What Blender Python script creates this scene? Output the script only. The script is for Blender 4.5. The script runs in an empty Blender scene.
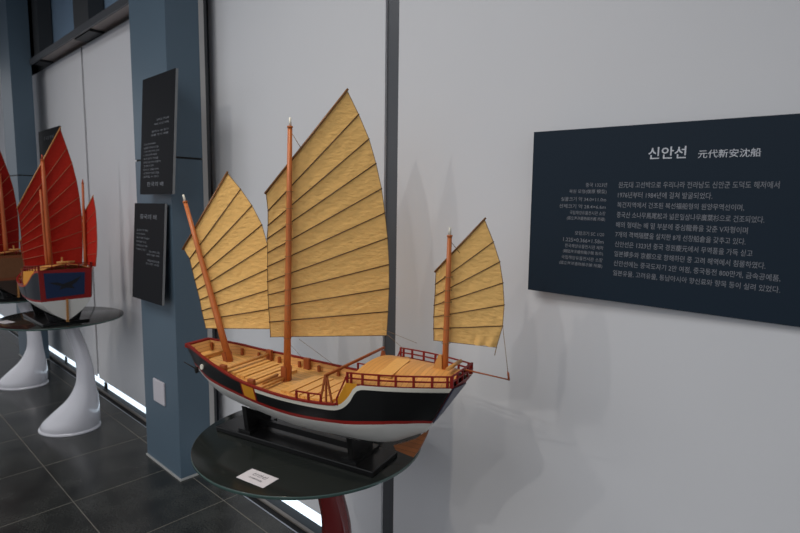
import bpy, bmesh, math, random
from mathutils import Vector, Matrix
random.seed(7)
scene = bpy.context.scene
COL = scene.collection
PI = math.pi

# ------------------------------------------------------------------ materials
def srgb(r, g, b):
    def f(c):
        c /= 255.0
        return c / 12.92 if c <= .04045 else ((c + .055) / 1.055) ** 2.4
    return (f(r), f(g), f(b), 1)

def mat(name, rgb, rough=.5, metal=0.0, noise=0.0, nscale=40, bump=0.0, bscale=80, stretch=None, coat=0.0, spec=.5, bdist=.003):
    m = bpy.data.materials.new(name); m.use_nodes = True
    nt = m.node_tree; N = nt.nodes; Lk = nt.links
    p = N['Principled BSDF']
    c = srgb(*rgb)
    p.inputs['Base Color'].default_value = c
    p.inputs['Roughness'].default_value = rough
    p.inputs['Metallic'].default_value = metal
    p.inputs['Coat Weight'].default_value = coat
    p.inputs['Coat Roughness'].default_value = .06
    p.inputs['Specular IOR Level'].default_value = spec
    if noise or bump:
        tc = N.new('ShaderNodeTexCoord'); mp = N.new('ShaderNodeMapping')
        Lk.new(tc.outputs['Object'], mp.inputs['Vector'])
        if stretch: mp.inputs['Scale'].default_value = stretch
    if noise:
        n = N.new('ShaderNodeTexNoise'); n.inputs['Scale'].default_value = nscale; n.inputs['Detail'].default_value = 5
        Lk.new(mp.outputs[0], n.inputs['Vector'])
        mx = N.new('ShaderNodeMix'); mx.data_type = 'RGBA'
        mx.inputs['A'].default_value = [x * (1 - noise) for x in c[:3]] + [1]
        mx.inputs['B'].default_value = [min(1, x * (1 + noise)) for x in c[:3]] + [1]
        Lk.new(n.outputs['Fac'], mx.inputs['Factor'])
        Lk.new(mx.outputs['Result'], p.inputs['Base Color'])
    if bump:
        n2 = N.new('ShaderNodeTexNoise'); n2.inputs['Scale'].default_value = bscale; n2.inputs['Detail'].default_value = 4
        Lk.new(mp.outputs[0], n2.inputs['Vector'])
        b = N.new('ShaderNodeBump'); b.inputs['Strength'].default_value = bump; b.inputs['Distance'].default_value = bdist
        Lk.new(n2.outputs['Fac'], b.inputs['Height']); Lk.new(b.outputs[0], p.inputs['Normal'])
    return m

def plank_mat(name, rgb, dark, axis, period, rough=.45, off=0.0):
    """wood with dark seams every period along one object axis"""
    m = mat(name, rgb, rough)
    nt = m.node_tree; N = nt.nodes; Lk = nt.links; p = N['Principled BSDF']
    tc = N.new('ShaderNodeTexCoord'); sp = N.new('ShaderNodeSeparateXYZ')
    Lk.new(tc.outputs['Object'], sp.inputs[0])
    a = N.new('ShaderNodeMath'); a.operation = 'MULTIPLY_ADD'; a.inputs[1].default_value = 1 / period; a.inputs[2].default_value = 100 + off
    Lk.new(sp.outputs[axis], a.inputs[0])
    fr = N.new('ShaderNodeMath'); fr.operation = 'FRACT'; Lk.new(a.outputs[0], fr.inputs[0])
    lt = N.new('ShaderNodeMath'); lt.operation = 'LESS_THAN'; lt.inputs[1].default_value = .07; Lk.new(fr.outputs[0], lt.inputs[0])
    fl = N.new('ShaderNodeMath'); fl.operation = 'FLOOR'; Lk.new(a.outputs[0], fl.inputs[0])
    wn = N.new('ShaderNodeTexWhiteNoise'); wn.noise_dimensions = '1D'; Lk.new(fl.outputs[0], wn.inputs['W'])
    no = N.new('ShaderNodeTexNoise'); no.inputs['Scale'].default_value = 60; no.inputs['Detail'].default_value = 5
    mp = N.new('ShaderNodeMapping'); sc = [.12, .12, .12]; sc[axis] = 1.0; mp.inputs['Scale'].default_value = sc
    Lk.new(tc.outputs['Object'], mp.inputs[0]); Lk.new(mp.outputs[0], no.inputs['Vector'])
    ad = N.new('ShaderNodeMath'); ad.operation = 'ADD'; Lk.new(wn.outputs['Value'], ad.inputs[0]); Lk.new(no.outputs['Fac'], ad.inputs[1])
    c = srgb(*rgb)
    mx = N.new('ShaderNodeMix'); mx.data_type = 'RGBA'
    mx.inputs['A'].default_value = [x * .72 for x in c[:3]] + [1]; mx.inputs['B'].default_value = [min(1, x * 1.12) for x in c[:3]] + [1]
    h = N.new('ShaderNodeMath'); h.operation = 'MULTIPLY'; h.inputs[1].default_value = .55; Lk.new(ad.outputs[0], h.inputs[0])
    Lk.new(h.outputs[0], mx.inputs['Factor'])
    m2 = N.new('ShaderNodeMix'); m2.data_type = 'RGBA'; m2.inputs['B'].default_value = srgb(*dark)
    Lk.new(lt.outputs[0], m2.inputs['Factor']); Lk.new(mx.outputs['Result'], m2.inputs['A'])
    Lk.new(m2.outputs['Result'], p.inputs['Base Color'])
    return m

def sail_mat(name, rgb, transp, transl, wr=.5):
    m = mat(name, rgb, .85, noise=.18, nscale=34, bump=wr, bscale=44, stretch=(1, 1, 2.0), spec=.15, bdist=.006)
    nt = m.node_tree; N = nt.nodes; Lk = nt.links; p = N['Principled BSDF']; out = N['Material Output']
    t = N.new('ShaderNodeBsdfTranslucent'); t.inputs['Color'].default_value = srgb(*rgb)
    a = N.new('ShaderNodeMixShader'); a.inputs[0].default_value = transl
    Lk.new(p.outputs[0], a.inputs[1]); Lk.new(t.outputs[0], a.inputs[2])
    tr = N.new('ShaderNodeBsdfTransparent'); tr.inputs['Color'].default_value = srgb(*rgb)
    b = N.new('ShaderNodeMixShader'); b.inputs[0].default_value = transp
    Lk.new(a.outputs[0], b.inputs[1]); Lk.new(tr.outputs[0], b.inputs[2])
    Lk.new(b.outputs[0], out.inputs['Surface'])
    return m

def emit_mat(name, rgb, s):
    m = bpy.data.materials.new(name); m.use_nodes = True
    p = m.node_tree.nodes['Principled BSDF']
    p.inputs['Base Color'].default_value = srgb(*rgb)
    p.inputs['Emission Color'].default_value = srgb(*rgb); p.inputs['Emission Strength'].default_value = s
    return m

def floor_mat():
    m = mat('granite_tiles', (46, 48, 49), .3)
    nt = m.node_tree; N = nt.nodes; Lk = nt.links; p = N['Principled BSDF']
    tc = N.new('ShaderNodeTexCoord'); sp = N.new('ShaderNodeSeparateXYZ'); Lk.new(tc.outputs['Object'], sp.inputs[0])
    lines = []
    for ax, off in ((0, 3.31), (1, -.858)):
        a = N.new('ShaderNodeMath'); a.operation = 'ADD'; a.inputs[1].default_value = off + 60.0 + .0035; Lk.new(sp.outputs[ax], a.inputs[0])
        d = N.new('ShaderNodeMath'); d.operation = 'DIVIDE'; d.inputs[1].default_value = .6; Lk.new(a.outputs[0], d.inputs[0])
        f = N.new('ShaderNodeMath'); f.operation = 'FRACT'; Lk.new(d.outputs[0], f.inputs[0])
        l = N.new('ShaderNodeMath'); l.operation = 'LESS_THAN'; l.inputs[1].default_value = .0085; Lk.new(f.outputs[0], l.inputs[0])
        lines.append(l)
    mxm = N.new('ShaderNodeMath'); mxm.operation = 'MAXIMUM'; Lk.new(lines[0].outputs[0], mxm.inputs[0]); Lk.new(lines[1].outputs[0], mxm.inputs[1])
    n = N.new('ShaderNodeTexNoise'); n.inputs['Scale'].default_value = 110; n.inputs['Detail'].default_value = 3; Lk.new(tc.outputs['Object'], n.inputs['Vector'])
    n2 = N.new('ShaderNodeTexNoise'); n2.inputs['Scale'].default_value = 5; n2.inputs['Detail'].default_value = 4; Lk.new(tc.outputs['Object'], n2.inputs['Vector'])
    ad = N.new('ShaderNodeMath'); ad.operation = 'ADD'; Lk.new(n.outputs['Fac'], ad.inputs[0]); Lk.new(n2.outputs['Fac'], ad.inputs[1])
    r = N.new('ShaderNodeValToRGB'); r.color_ramp.elements[0].position = .38; r.color_ramp.elements[1].position = .68
    r.color_ramp.elements[0].color = srgb(30, 32, 32); r.color_ramp.elements[1].color = srgb(69, 70, 67)
    h = N.new('ShaderNodeMath'); h.operation = 'MULTIPLY'; h.inputs[1].default_value = .5; Lk.new(ad.outputs[0], h.inputs[0]); Lk.new(h.outputs[0], r.inputs[0])
    mx = N.new('ShaderNodeMix'); mx.data_type = 'RGBA'; mx.inputs['B'].default_value = srgb(112, 108, 98)
    Lk.new(mxm.outputs[0], mx.inputs['Factor']); Lk.new(r.outputs[0], mx.inputs['A']); Lk.new(mx.outputs['Result'], p.inputs['Base Color'])
    rr = N.new('ShaderNodeMath'); rr.operation = 'MULTIPLY_ADD'; rr.inputs[1].default_value = .35; rr.inputs[2].default_value = .26
    Lk.new(mxm.outputs[0], rr.inputs[0]); Lk.new(rr.outputs[0], p.inputs['Roughness'])
    return m

M = {}
M['floor'] = floor_mat()
M['fabric'] = mat('white_blind_fabric', (213, 214, 217), .8, bump=.08, bscale=260, noise=.015, nscale=3, spec=.2)
M['steel'] = mat('grey_mullion', (84, 86, 90), .4, metal=.3)
M['steel_dark'] = mat('dark_mullion', (52, 54, 56), .45)
M['alu'] = mat('aluminium', (176, 174, 172), .45)
M['soffit'] = mat('pale_soffit', (186, 176, 172), .5)
M['glint'] = mat('glint_metal', (205, 212, 222), .18, metal=1.0)
M['pillar'] = mat('blue_grey_panel', (84, 102, 116), .38, noise=.03, nscale=3, spec=.3)
M['groove'] = mat('groove_black', (14, 16, 18), .7)
M['seal'] = mat('pale_sealant', (170, 170, 168), .6)
M['base'] = mat('dark_plinth', (26, 27, 29), .6, spec=.2)
M['trim'] = mat('grey_trim', (116, 110, 104), .4, metal=.3)
M['ceiling'] = mat('ceiling_grey', (120, 122, 126), .8)
M['pane'] = mat('blue_glass_pane', (128, 152, 176), .25)
M['daylight'] = emit_mat('daylight_gap', (222, 240, 255), 1.5)
M['sign'] = mat('navy_board', (32, 44, 56), .5, spec=.12)
M['black_sign'] = mat('charcoal_board', (26, 27, 30), .6, spec=.1)
M['sign_edge'] = mat('grey_board_edge', (120, 122, 124), .5)
M['ink'] = mat('pale_lettering', (196, 200, 208), .6)
M['ink_dim'] = mat('grey_lettering', (120, 123, 130), .6)
M['glass'] = mat('black_backed_glass', (33, 36, 34), .12, spec=.22)
M['glass_edge'] = mat('green_glass_edge', (62, 84, 80), .15, spec=.6)
M['leg_white'] = mat('white_gloss', (205, 205, 212), .12, coat=.6)
M['leg_red'] = mat('dark_red_gloss', (104, 12, 14), .2, coat=.5)
M['stand'] = mat('black_lacquer', (9, 9, 10), .3)
M['card'] = mat('white_card', (215, 210, 214), .6)
M['card_ink'] = mat('card_ink', (70, 68, 76), .6)
M['plate'] = mat('ivory_plastic', (200, 196, 202), .4)

# ------------------------------------------------------------------ mesh helpers
class MB:
    def __init__(s): s.v = []; s.f = []; s.m = []; s.sm = []
    def add(s, vs, fs, mi=0, smooth=False):
        o = len(s.v); s.v += [tuple(x) for x in vs]
        for f in fs:
            s.f.append([i + o for i in f]); s.m.append(mi); s.sm.append(smooth)
    def box(s, a, b, mi=0, mtx=None):
        vs = [Vector((x, y, z)) for z in (a[2], b[2]) for y in (a[1], b[1]) for x in (a[0], b[0])]
        if mtx: vs = [mtx @ v for v in vs]
        s.add(vs, [(0, 2, 3, 1), (4, 5, 7, 6), (0, 1, 5, 4), (2, 6, 7, 3), (0, 4, 6, 2), (1, 3, 7, 5)], mi)
    def bar(s, p, q, w, h=None, mi=0, up=(0, 0, 1)):
        """rectangular bar from p to q"""
        h = h or w; p = Vector(p); q = Vector(q); d = (q - p).normalized(); up = Vector(up)
        if abs(d.dot(up)) > .98: up = Vector((1, 0, 0))
        x = d.cross(up).normalized(); y = x.cross(d)
        vs = [c + x * (i * w / 2) + y * (j * h / 2) for c in (p, q) for i, j in ((-1, -1), (1, -1), (1, 1), (-1, 1))]
        s.add(vs, [(3, 2, 1, 0), (4, 5, 6, 7), (0, 1, 5, 4), (1, 2, 6, 5), (2, 3, 7, 6), (3, 0, 4, 7)], mi)
    def tube(s, pts, rad, n=10, mi=0, cap=True):
        pts = [Vector(p) for p in pts]; k = len(pts)
        rad = rad if isinstance(rad, (list, tuple)) else [rad] * k
        ref = Vector((0, 0, 1)); rings = []
        d0 = (pts[-1] - pts[0]).normalized()
        if abs(d0.z) > .9: ref = Vector((1, 0, 0))
        for i, p in enumerate(pts):
            d = (pts[min(i + 1, k - 1)] - pts[max(i - 1, 0)]).normalized()
            x = d.cross(ref).normalized(); y = x.cross(d)
            rings += [p + (x * math.cos(2 * PI * j / n) + y * math.sin(2 * PI * j / n)) * rad[i] for j in range(n)]
        fs = [(i * n + j, i * n + (j + 1) % n, (i + 1) * n + (j + 1) % n, (i + 1) * n + j) for i in range(k - 1) for j in range(n)]
        s.add(rings, fs, mi, True)
        if cap:
            s.add(rings[:n], [tuple(reversed(range(n)))], mi); s.add(rings[-n:], [tuple(range(n))], mi)
    def lathe(s, prof, n=48, mi=0, c=(0, 0), smooth=True):
        """prof: (r, z) list"""
        vs = [(c[0] + r * math.cos(2 * PI * j / n), c[1] + r * math.sin(2 * PI * j / n), z) for r, z in prof for j in range(n)]
        k = len(prof)
        s.add(vs, [(i * n + j, i * n + (j + 1) % n, (i + 1) * n + (j + 1) % n, (i + 1) * n + j) for i in range(k - 1) for j in range(n)], mi, smooth)
    def prism(s, poly, d, mi=0):
        """polygon (3-D points) extruded by vector d"""
        poly = [Vector(p) for p in poly]; d = Vector(d); n = len(poly)
        s.add(poly + [p + d for p in poly], [tuple(reversed(range(n))), tuple(range(n, 2 * n))] + [(i, (i + 1) % n, (i + 1) % n + n, i + n) for i in range(n)], mi)
    def build(s, name, mats, parent=None, bevel=0.0, fix=True):
        me = bpy.data.meshes.new(name); me.from_pydata(s.v, [], s.f)
        for m in (mats if isinstance(mats, (list, tuple)) else [mats]): me.materials.append(m)
        for p, mi, sm in zip(me.polygons, s.m, s.sm): p.material_index = mi; p.use_smooth = sm
        if fix:
            bm = bmesh.new(); bm.from_mesh(me)
            bmesh.ops.remove_doubles(bm, verts=bm.verts, dist=1e-6)
            bmesh.ops.recalc_face_normals(bm, faces=bm.faces); bm.to_mesh(me); bm.free()
        o = bpy.data.objects.new(name, me); COL.objects.link(o)
        if parent: o.parent = parent
        if bevel:
            b = o.modifiers.new('bevel', 'BEVEL'); b.width = bevel; b.segments = 2; b.limit_method = 'ANGLE'
        return o

def empty(name, loc, rz, label, cat, group=None):
    o = bpy.data.objects.new(name, None); COL.objects.link(o)
    o.empty_display_size = .05
    o.location = loc; o.rotation_euler = (0, 0, rz); o['label'] = label; o['category'] = cat
    if group: o['group'] = group
    return o

def tag(o, label, cat, group=None):
    o['label'] = label; o['category'] = cat
    if group: o['group'] = group
    return o

def struct(o, label=None, cat=None):
    o['kind'] = 'structure'
    if label: o['label'] = label
    if cat: o['category'] = cat
    return o

def interp(t, x):
    if x <= t[0][0]: return t[0][1]
    for (a, b), (c, d) in zip(t, t[1:]):
        if x <= c: return b + (d - b) * (x - a) / (c - a)
    return t[-1][1]

def smooth_interp(t, x):
    """Catmull-Rom through a table"""
    n = len(t)
    if x <= t[0][0]: return t[0][1]
    if x >= t[-1][0]: return t[-1][1]
    for i in range(n - 1):
        if x <= t[i + 1][0]: break
    x0, y0 = t[i]; x1, y1 = t[i + 1]
    m0 = (t[i + 1][1] - t[i - 1][1]) / (t[i + 1][0] - t[i - 1][0]) if i > 0 else (y1 - y0) / (x1 - x0)
    m1 = (t[i + 2][1] - t[i][1]) / (t[i + 2][0] - t[i][0]) if i + 2 < n else (y1 - y0) / (x1 - x0)
    h = x1 - x0; u = (x - x0) / h
    return (2 * u**3 - 3 * u**2 + 1) * y0 + (u**3 - 2 * u**2 + u) * h * m0 + (-2 * u**3 + 3 * u**2) * y1 + (u**3 - u**2) * h * m1

# ------------------------------------------------------------------ camera
cam = bpy.data.cameras.new('camera'); camo = bpy.data.objects.new('camera', cam); COL.objects.link(camo)
cam.sensor_width = 36; cam.lens = 36 * 534 / 800; cam.clip_start = .05
yaw, pit, rol = (math.radians(a) for a in (42.77, 6.43, .73))
fw = Vector((-math.sin(yaw) * math.cos(pit), math.cos(yaw) * math.cos(pit), -math.sin(pit)))
r0 = Vector((math.cos(yaw), math.sin(yaw), 0)); u0 = r0.cross(fw)
rr = r0 * math.cos(rol) + u0 * math.sin(rol); uu = -r0 * math.sin(rol) + u0 * math.cos(rol)
mt = Matrix((rr, uu, -fw)).transposed().to_4x4(); mt.translation = (0, 0, 1.7)
camo.matrix_world = mt
cam.dof.use_dof = True; cam.dof.focus_distance = 1.95; cam.dof.aperture_fstop = 4.0
scene.camera = camo

# ------------------------------------------------------------------ the room
b = MB(); b.box((-14, -5, -.05), (4, 1.56, 0)); struct(b.build('floor', M['floor']))
b = MB(); b.box((-14, 1.5685, -.05), (4, 1.6015, 0)); struct(b.build('floor_edge', M['base']))
b = MB(); b.box((-14, 1.5605, -.05), (4, 1.568, .001)); struct(b.build('trim_30', M['glint']))  # bright metal strip added for the line of daylight reflected along the floor
b = MB(); b.box((-14, -5, 4.4), (4, 2.2, 4.5)); struct(b.build('ceiling', M['ceiling']))
YW = 1.70
def panel(name, x0, x1, z0, z1, m=M['fabric'], y=YW, t=.012):
    b = MB(); b.box((x0, y, z0), (x1, y + t, z1)); return struct(b.build(name, m))
panel('wall_right', -1.595, 3.5, .052, 4.4)
panel('wall_middle', -3.2, -1.675, .052, 4.4)
panel('wall_left', -5.49, -3.3, .026, 3.085)
panel('wall_left_far', -7.3, -5.535, .026, 3.085)
panel('wall_left_end', -14, -7.35, .026, 4.4)
def box_struct(name, a, c, m, bevel=0):
    b = MB(); b.box(a, c); return struct(b.build(name, m, bevel=bevel))
box_struct('trim_1', (-1.69, 1.7125, 0.0), (-1.58, 1.80, 4.4), M['steel'])
box_struct('trim_2', (-3.3, 1.711, 0.06), (-3.19, 1.80, 4.4), M['steel'])
box_struct('trim_3', (-5.56, 1.712, 0), (-5.46, 1.80, 3.1), M['steel_dark'])
box_struct('trim_4', (-3.17, 1.5862, 0.0), (-3.099, 1.617, 4.4), M['alu'])
box_struct('trim_31', (-3.18, 1.6172, 0.0), (-3.106, 1.638, 4.4), M['steel_dark'])
# daylight under the blinds, sill and plinth
box_struct('window_1', (-14, 1.7025, -.03), (3.5, 1.7065, .0515), M['daylight'])
box_struct('baseboard_back', (-3.3, 1.6225, -.05), (3.5, 1.702, -.014), M['base'])
box_struct('baseboard_left', (-14, 1.6225, -.08), (-3.3005, 1.702, -.036), M['base'])
box_struct('trim_5', (-14, 1.602, -.04), (3.5, 1.622, .008), M['trim'])
box_struct('wall_back', (-14, 1.82, -.05), (4, 1.9, 4.4), M['steel_dark'])
for i, x in enumerate((-5.3, -6.5)): box_struct('trim_%d' % (20 + i), (x - .03, 1.69, -.035), (x + .03, 1.699, .025), M['base'])
# transom box over the left blinds
box_struct('trim_6', (-6.615, 1.555, 3.083), (-3.605, 1.572, 3.14), M['steel'])
box_struct('trim_7', (-6.615, 1.573, 3.118), (-3.605, 1.82, 3.15), M['soffit'])
box_struct('trim_8', (-6.615, 1.702, 3.087), (-3.605, 1.72, 3.092), M['alu'])
for i, (x0, x1) in enumerate(((-6.61, -6.42), (-5.35, -4.98))):
    box_struct('trim_%d' % (9 + 2 * i), (x0, 1.6, 3.095), (x1, 1.72, 3.117), M['steel_dark'])
    box_struct('trim_%d' % (10 + 2 * i), (x0, 1.60, 3.153), (x1, 1.72, 4.4), M['steel_dark'])
box_struct('window_2', (-6.615, 1.73, 3.152), (-3.605, 1.75, 4.4), M['pane'])
# pillars
def pillar(name, x0, x1, y0, y1, label):
    b = MB(); zs = 1.967
    b.box((x0, y0, .012), (x1, y1, zs - .006)); b.box((x0, y0, zs + .006), (x1, y1, 4.4))
    b.box((x0 + .006, y0 + .006, zs - .006), (x1 - .006, y1 - .006, zs + .006), 1)
    b.box((x0 - .004, y0 - .008, 0), (x1 + .008, y1 - .002, .012), 2)
    return struct(b.build(name, [M['pillar'], M['groove'], M['seal']]), label, 'pillar')
pillar('pillar', -3.60, -3.10, 1.388, 1.586, 'blue-grey panelled pillar carrying two tilted charcoal boards')
pillar('pillar', -7.05, -6.62, 1.388, 1.57, 'far blue-grey pillar behind the red-sailed ship model')

# ------------------------------------------------------------------ lettering
def text(name, body, h, loc, parent, m, width=None, align='LEFT', bold=0.0, depth=.0004):
    """flat lettering in the parent's x-z plane facing -y; h = glyph height, width = line length"""
    cu = bpy.data.curves.new(name, 'FONT'); cu.body = body; cu.size = 1; cu.align_x = 'LEFT'; cu.offset = bold; cu.resolution_u = 2
    t = bpy.data.objects.new('lettering_source', cu); COL.objects.link(t)
    dg = bpy.context.evaluated_depsgraph_get(); me = bpy.data.meshes.new_from_object(t.evaluated_get(dg))
    bpy.data.objects.remove(t); bpy.data.curves.remove(cu)
    xs = [v.co.x for v in me.vertices]; ys = [v.co.y for v in me.vertices]
    x0, x1 = min(xs), max(xs); y0, y1 = min(ys), max(ys)
    sy = h / (y1 - y0); sx = width / (x1 - x0) if width else sy
    w = (x1 - x0) * sx
    dx = 0 if align == 'LEFT' else (-w if align == 'RIGHT' else -w / 2)
    for v in me.vertices:
        v.co = Vector(((v.co.x - x0) * sx + dx, 0, (v.co.y - y0) * sy))
    me.materials.clear(); me.materials.append(m)
    o = bpy.data.objects.new(name, me); COL.objects.link(o); o.parent = parent; o.location = loc
    return o

def join_text(name, objs):
    """several lines into one lettering block (same parent)"""
    vs, fs = [], []
    for o in objs:
        k = len(vs); vs += [tuple(v.co + o.location) for v in o.data.vertices]
        fs += [[i + k for i in p.vertices] for p in o.data.polygons]
    me = bpy.data.meshes.new(name); me.from_pydata(vs, [], fs); me.materials.append(objs[0].data.materials[0])
    par = objs[0].parent
    for o in objs: bpy.data.objects.remove(o)
    o = bpy.data.objects.new(name, me); COL.objects.link(o); o.parent = par
    return o

# large navy board on the wall
sg = empty('information_sign', (-.919, 1.635, 1.9518), 0,
           'wide navy board with white Korean text on the white wall', 'sign')
sg.rotation_euler = (math.radians(1.9), math.radians(.9), math.atan(.035)); sg.scale = (.988, 1, .988)
b = MB(); b.box((.0065, 0, -.541), (.93, .012, 0)); b.build('panel', M['sign'], sg, bevel=.001)
for x in (.1, .8):
    for z in (-.06, -.48):
        b = MB(); b.box((x - .02, .0122, z - .02), (x + .02, .0648 - .035 * x + z * .033, z + .02)); b.build('wall_spacer', M['steel_dark'], sg)
def SL(u, z): return (u, -.0006, z - 1.9549 + .0157 * u)
text('title', '신안선', .034, SL(.378, 1.8475), sg, M['ink'], width=.1015, bold=.012)
text('title', '元代新安沈船', .0225, SL(.5099, 1.8437), sg, M['ink'], width=.147, bold=.004)
body = [('원元대 고선박으로 우리나라 전라남도 신안군 도덕도 해저에서', .4065), ('1976년부터 1984년에 걸쳐 발굴되었다.', .2565),
        ('복건지역에서 건조된 복선福船형의 원양무역선이며,', .334), ('중국산 소나무馬尾松과 넓은잎삼나무廣葉杉으로 건조되었다.', .382),
        ('배의 형태는 배 밑 부분에 중심龍骨을 갖춘 V자형이며', .347), ('7개의 격벽隔壁을 설치한 8개 선창船倉을 갖추고 있다.', .345),
        ('신안선은 1323년 중국 경원慶元에서 무역품을 가득 싣고', .363), ('일본博多와 京都으로 항해하던 중 고려 해역에서 침몰하였다.', .395),
        ('신안선에는 중국도자기 2만 여점, 중국동전 800만개, 금속공예품,', .43), ('일본유물, 고려유물, 동남아시아 향신료와 향목 등이 실려 있었다.', .432)]
tl = [text('text_line', t, .0185, SL(.2976, 1.7645 - i * .0303), sg, M['ink_dim'], width=w, bold=.004) for i, (t, w) in enumerate(body)]
side = [('중국 1323년', 1.7675, .068, .0135), ('복원 모형(復原 模型)', 1.7457, .121, .0145), ('실물크기 약 34.0×11.0m', 1.7220, .148, .0135), ('선체크기 약 28.4×6.6m', 1.6990, .153, .0135),
        ('국립해양유물전시관 소장', 1.6790, .116, .0125), ('(國立海洋遺物展示館 所藏)', 1.6600, .125, .013),
        ('모형크기 SC 1/20', 1.6125, .095, .0135), ('1.225×0.366×1.58m', 1.5900, .134, .0125), ('한국해양유물전시관 제작', 1.5700, .127, .0125), ('(韓國海洋遺物展示館 製作)', 1.5505, .133, .013),
        ('국립해양유물전시관 소장', 1.5310, .137, .0125), ('(國立海洋遺物展示館 所藏)', 1.5110, .144, .013)]
cl = [text('line', t, h, SL(.2625, z), sg, M['ink_dim'], width=w, align='RIGHT', bold=.003) for t, z, w, h in side]
join_text('caption_text', cl[:6]); join_text('caption_text', cl[6:])

# two tilted boards on the pillar
def pillar_board(x0, x1, z0, z1, y_top, y_bot, label, lines):
    ang = math.atan2(y_top - y_bot, z1 - z0)
    e = empty('text_sign', (x0, y_bot, z0), 0, label, 'sign', 'charcoal text boards on the pillar')
    e.rotation_euler = (-ang, 0, 0)
    w, h = x1 - x0, z1 - z0
    b = MB(); b.box((0, 0, 0), (w, .002, h)); b.build('face', M['black_sign'], e)
    b = MB(); b.box((0, .0022, 0), (w, .016, h)); b.build('backing', M['sign_edge'], e)
    d = (1.387 - y_bot)
    b = MB(); b.box((w * .3, .0162, h * .12), (w * .42, min(.03, d), h * .88)); b.build('mount', M['steel_dark'], e)
    objs = [text('line', t, hh, (x, -.0006, z), e, M['ink_dim'], width=ww, align=al) for t, x, z, hh, ww, al in lines]
    for al in ('LEFT', 'RIGHT'): join_text('lettering', [o for o, l in zip(objs[:-1], lines) if l[5] == al])
    objs[-1].name = 'title'
    return e
L1 = [('선체의 구조와', .37, .415, .012, .16, 'RIGHT'), ('복원 모형 제작', .37, .392, .012, .19, 'RIGHT'), ('한국의 배 연구', .37, .352, .012, .22, 'RIGHT'), ('유물 전시 자료', .37, .332, .012, .23, 'RIGHT')]
L1 += [(t, .045, .285 - i * .021, .012, ww, 'LEFT') for i, (t, ww) in enumerate((('우리나라 바다에서', .16), ('발굴된 옛 배의 모습', .2), ('고려시대 선박 조사', .21), ('나무로 만든 배와', .18), ('돛과 닻의 구조를', .2), ('모형으로 다시 만들어', .23), ('전시하고 있다', .14), ('바다의 길을 따라', .21), ('교역하던 배의 모습', .215), ('살펴볼 수 있다', .21)))]
L1 += [('한국의 배', .1, .045, .026, .22, 'LEFT')]
pillar_board(-3.353, -2.92, 1.752, 2.427, 1.355, 1.312, 'upper charcoal text board on the blue-grey pillar, lettered at its foot', L1)
L2 = [(t, .045, .425 - i * .024, .012, ww, 'LEFT') for i, (t, ww) in enumerate((('중국의 옛 배는', .17), ('바닥이 뾰족하고', .13), ('돛이 여러 개 달린', .19), ('먼 바다를 다니는', .15), ('무역선으로 이용', .165), ('되었다고 한다', .15)))]
L2 += [('돛과 선체의 모형', .385, .30, .012, .15, 'RIGHT'), ('제작 과정 자료', .385, .28, .012, .18, 'RIGHT'), ('국립해양유물', .385, .245, .012, .17, 'RIGHT'), ('전시관 소장', .385, .225, .012, .19, 'RIGHT')]
L2 += [('중국의 배', .09, .50, .03, .24, 'LEFT')]
pillar_board(-3.55, -3.117, 1.103, 1.70, 1.355, 1.316, 'lower charcoal text board on the blue-grey pillar, titled at its head', L2)
# board on the far wall behind the red sails
e = empty('text_sign', (-6.9, 1.685, 2.05), 0, 'dark text board on the far wall behind the red sail tip', 'sign')
b = MB(); b.box((-.1, 0, 0), (.66, .015, .41)); b.build('face', M['black_sign'], e)
text('title', '중국의 옛 배', .04, (.1, -.001, .3), e, M['ink_dim'], width=.36)
# socket plate
e = empty('socket_plate', (-3.357, 1.388, .505), 0, 'ivory wall plate low on the blue-grey pillar', 'wall plate')
b = MB(); b.box((-.08, -.012, -.075), (.08, 0, .075)); b.build('cover', M['plate'], e, bevel=.004)

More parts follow.
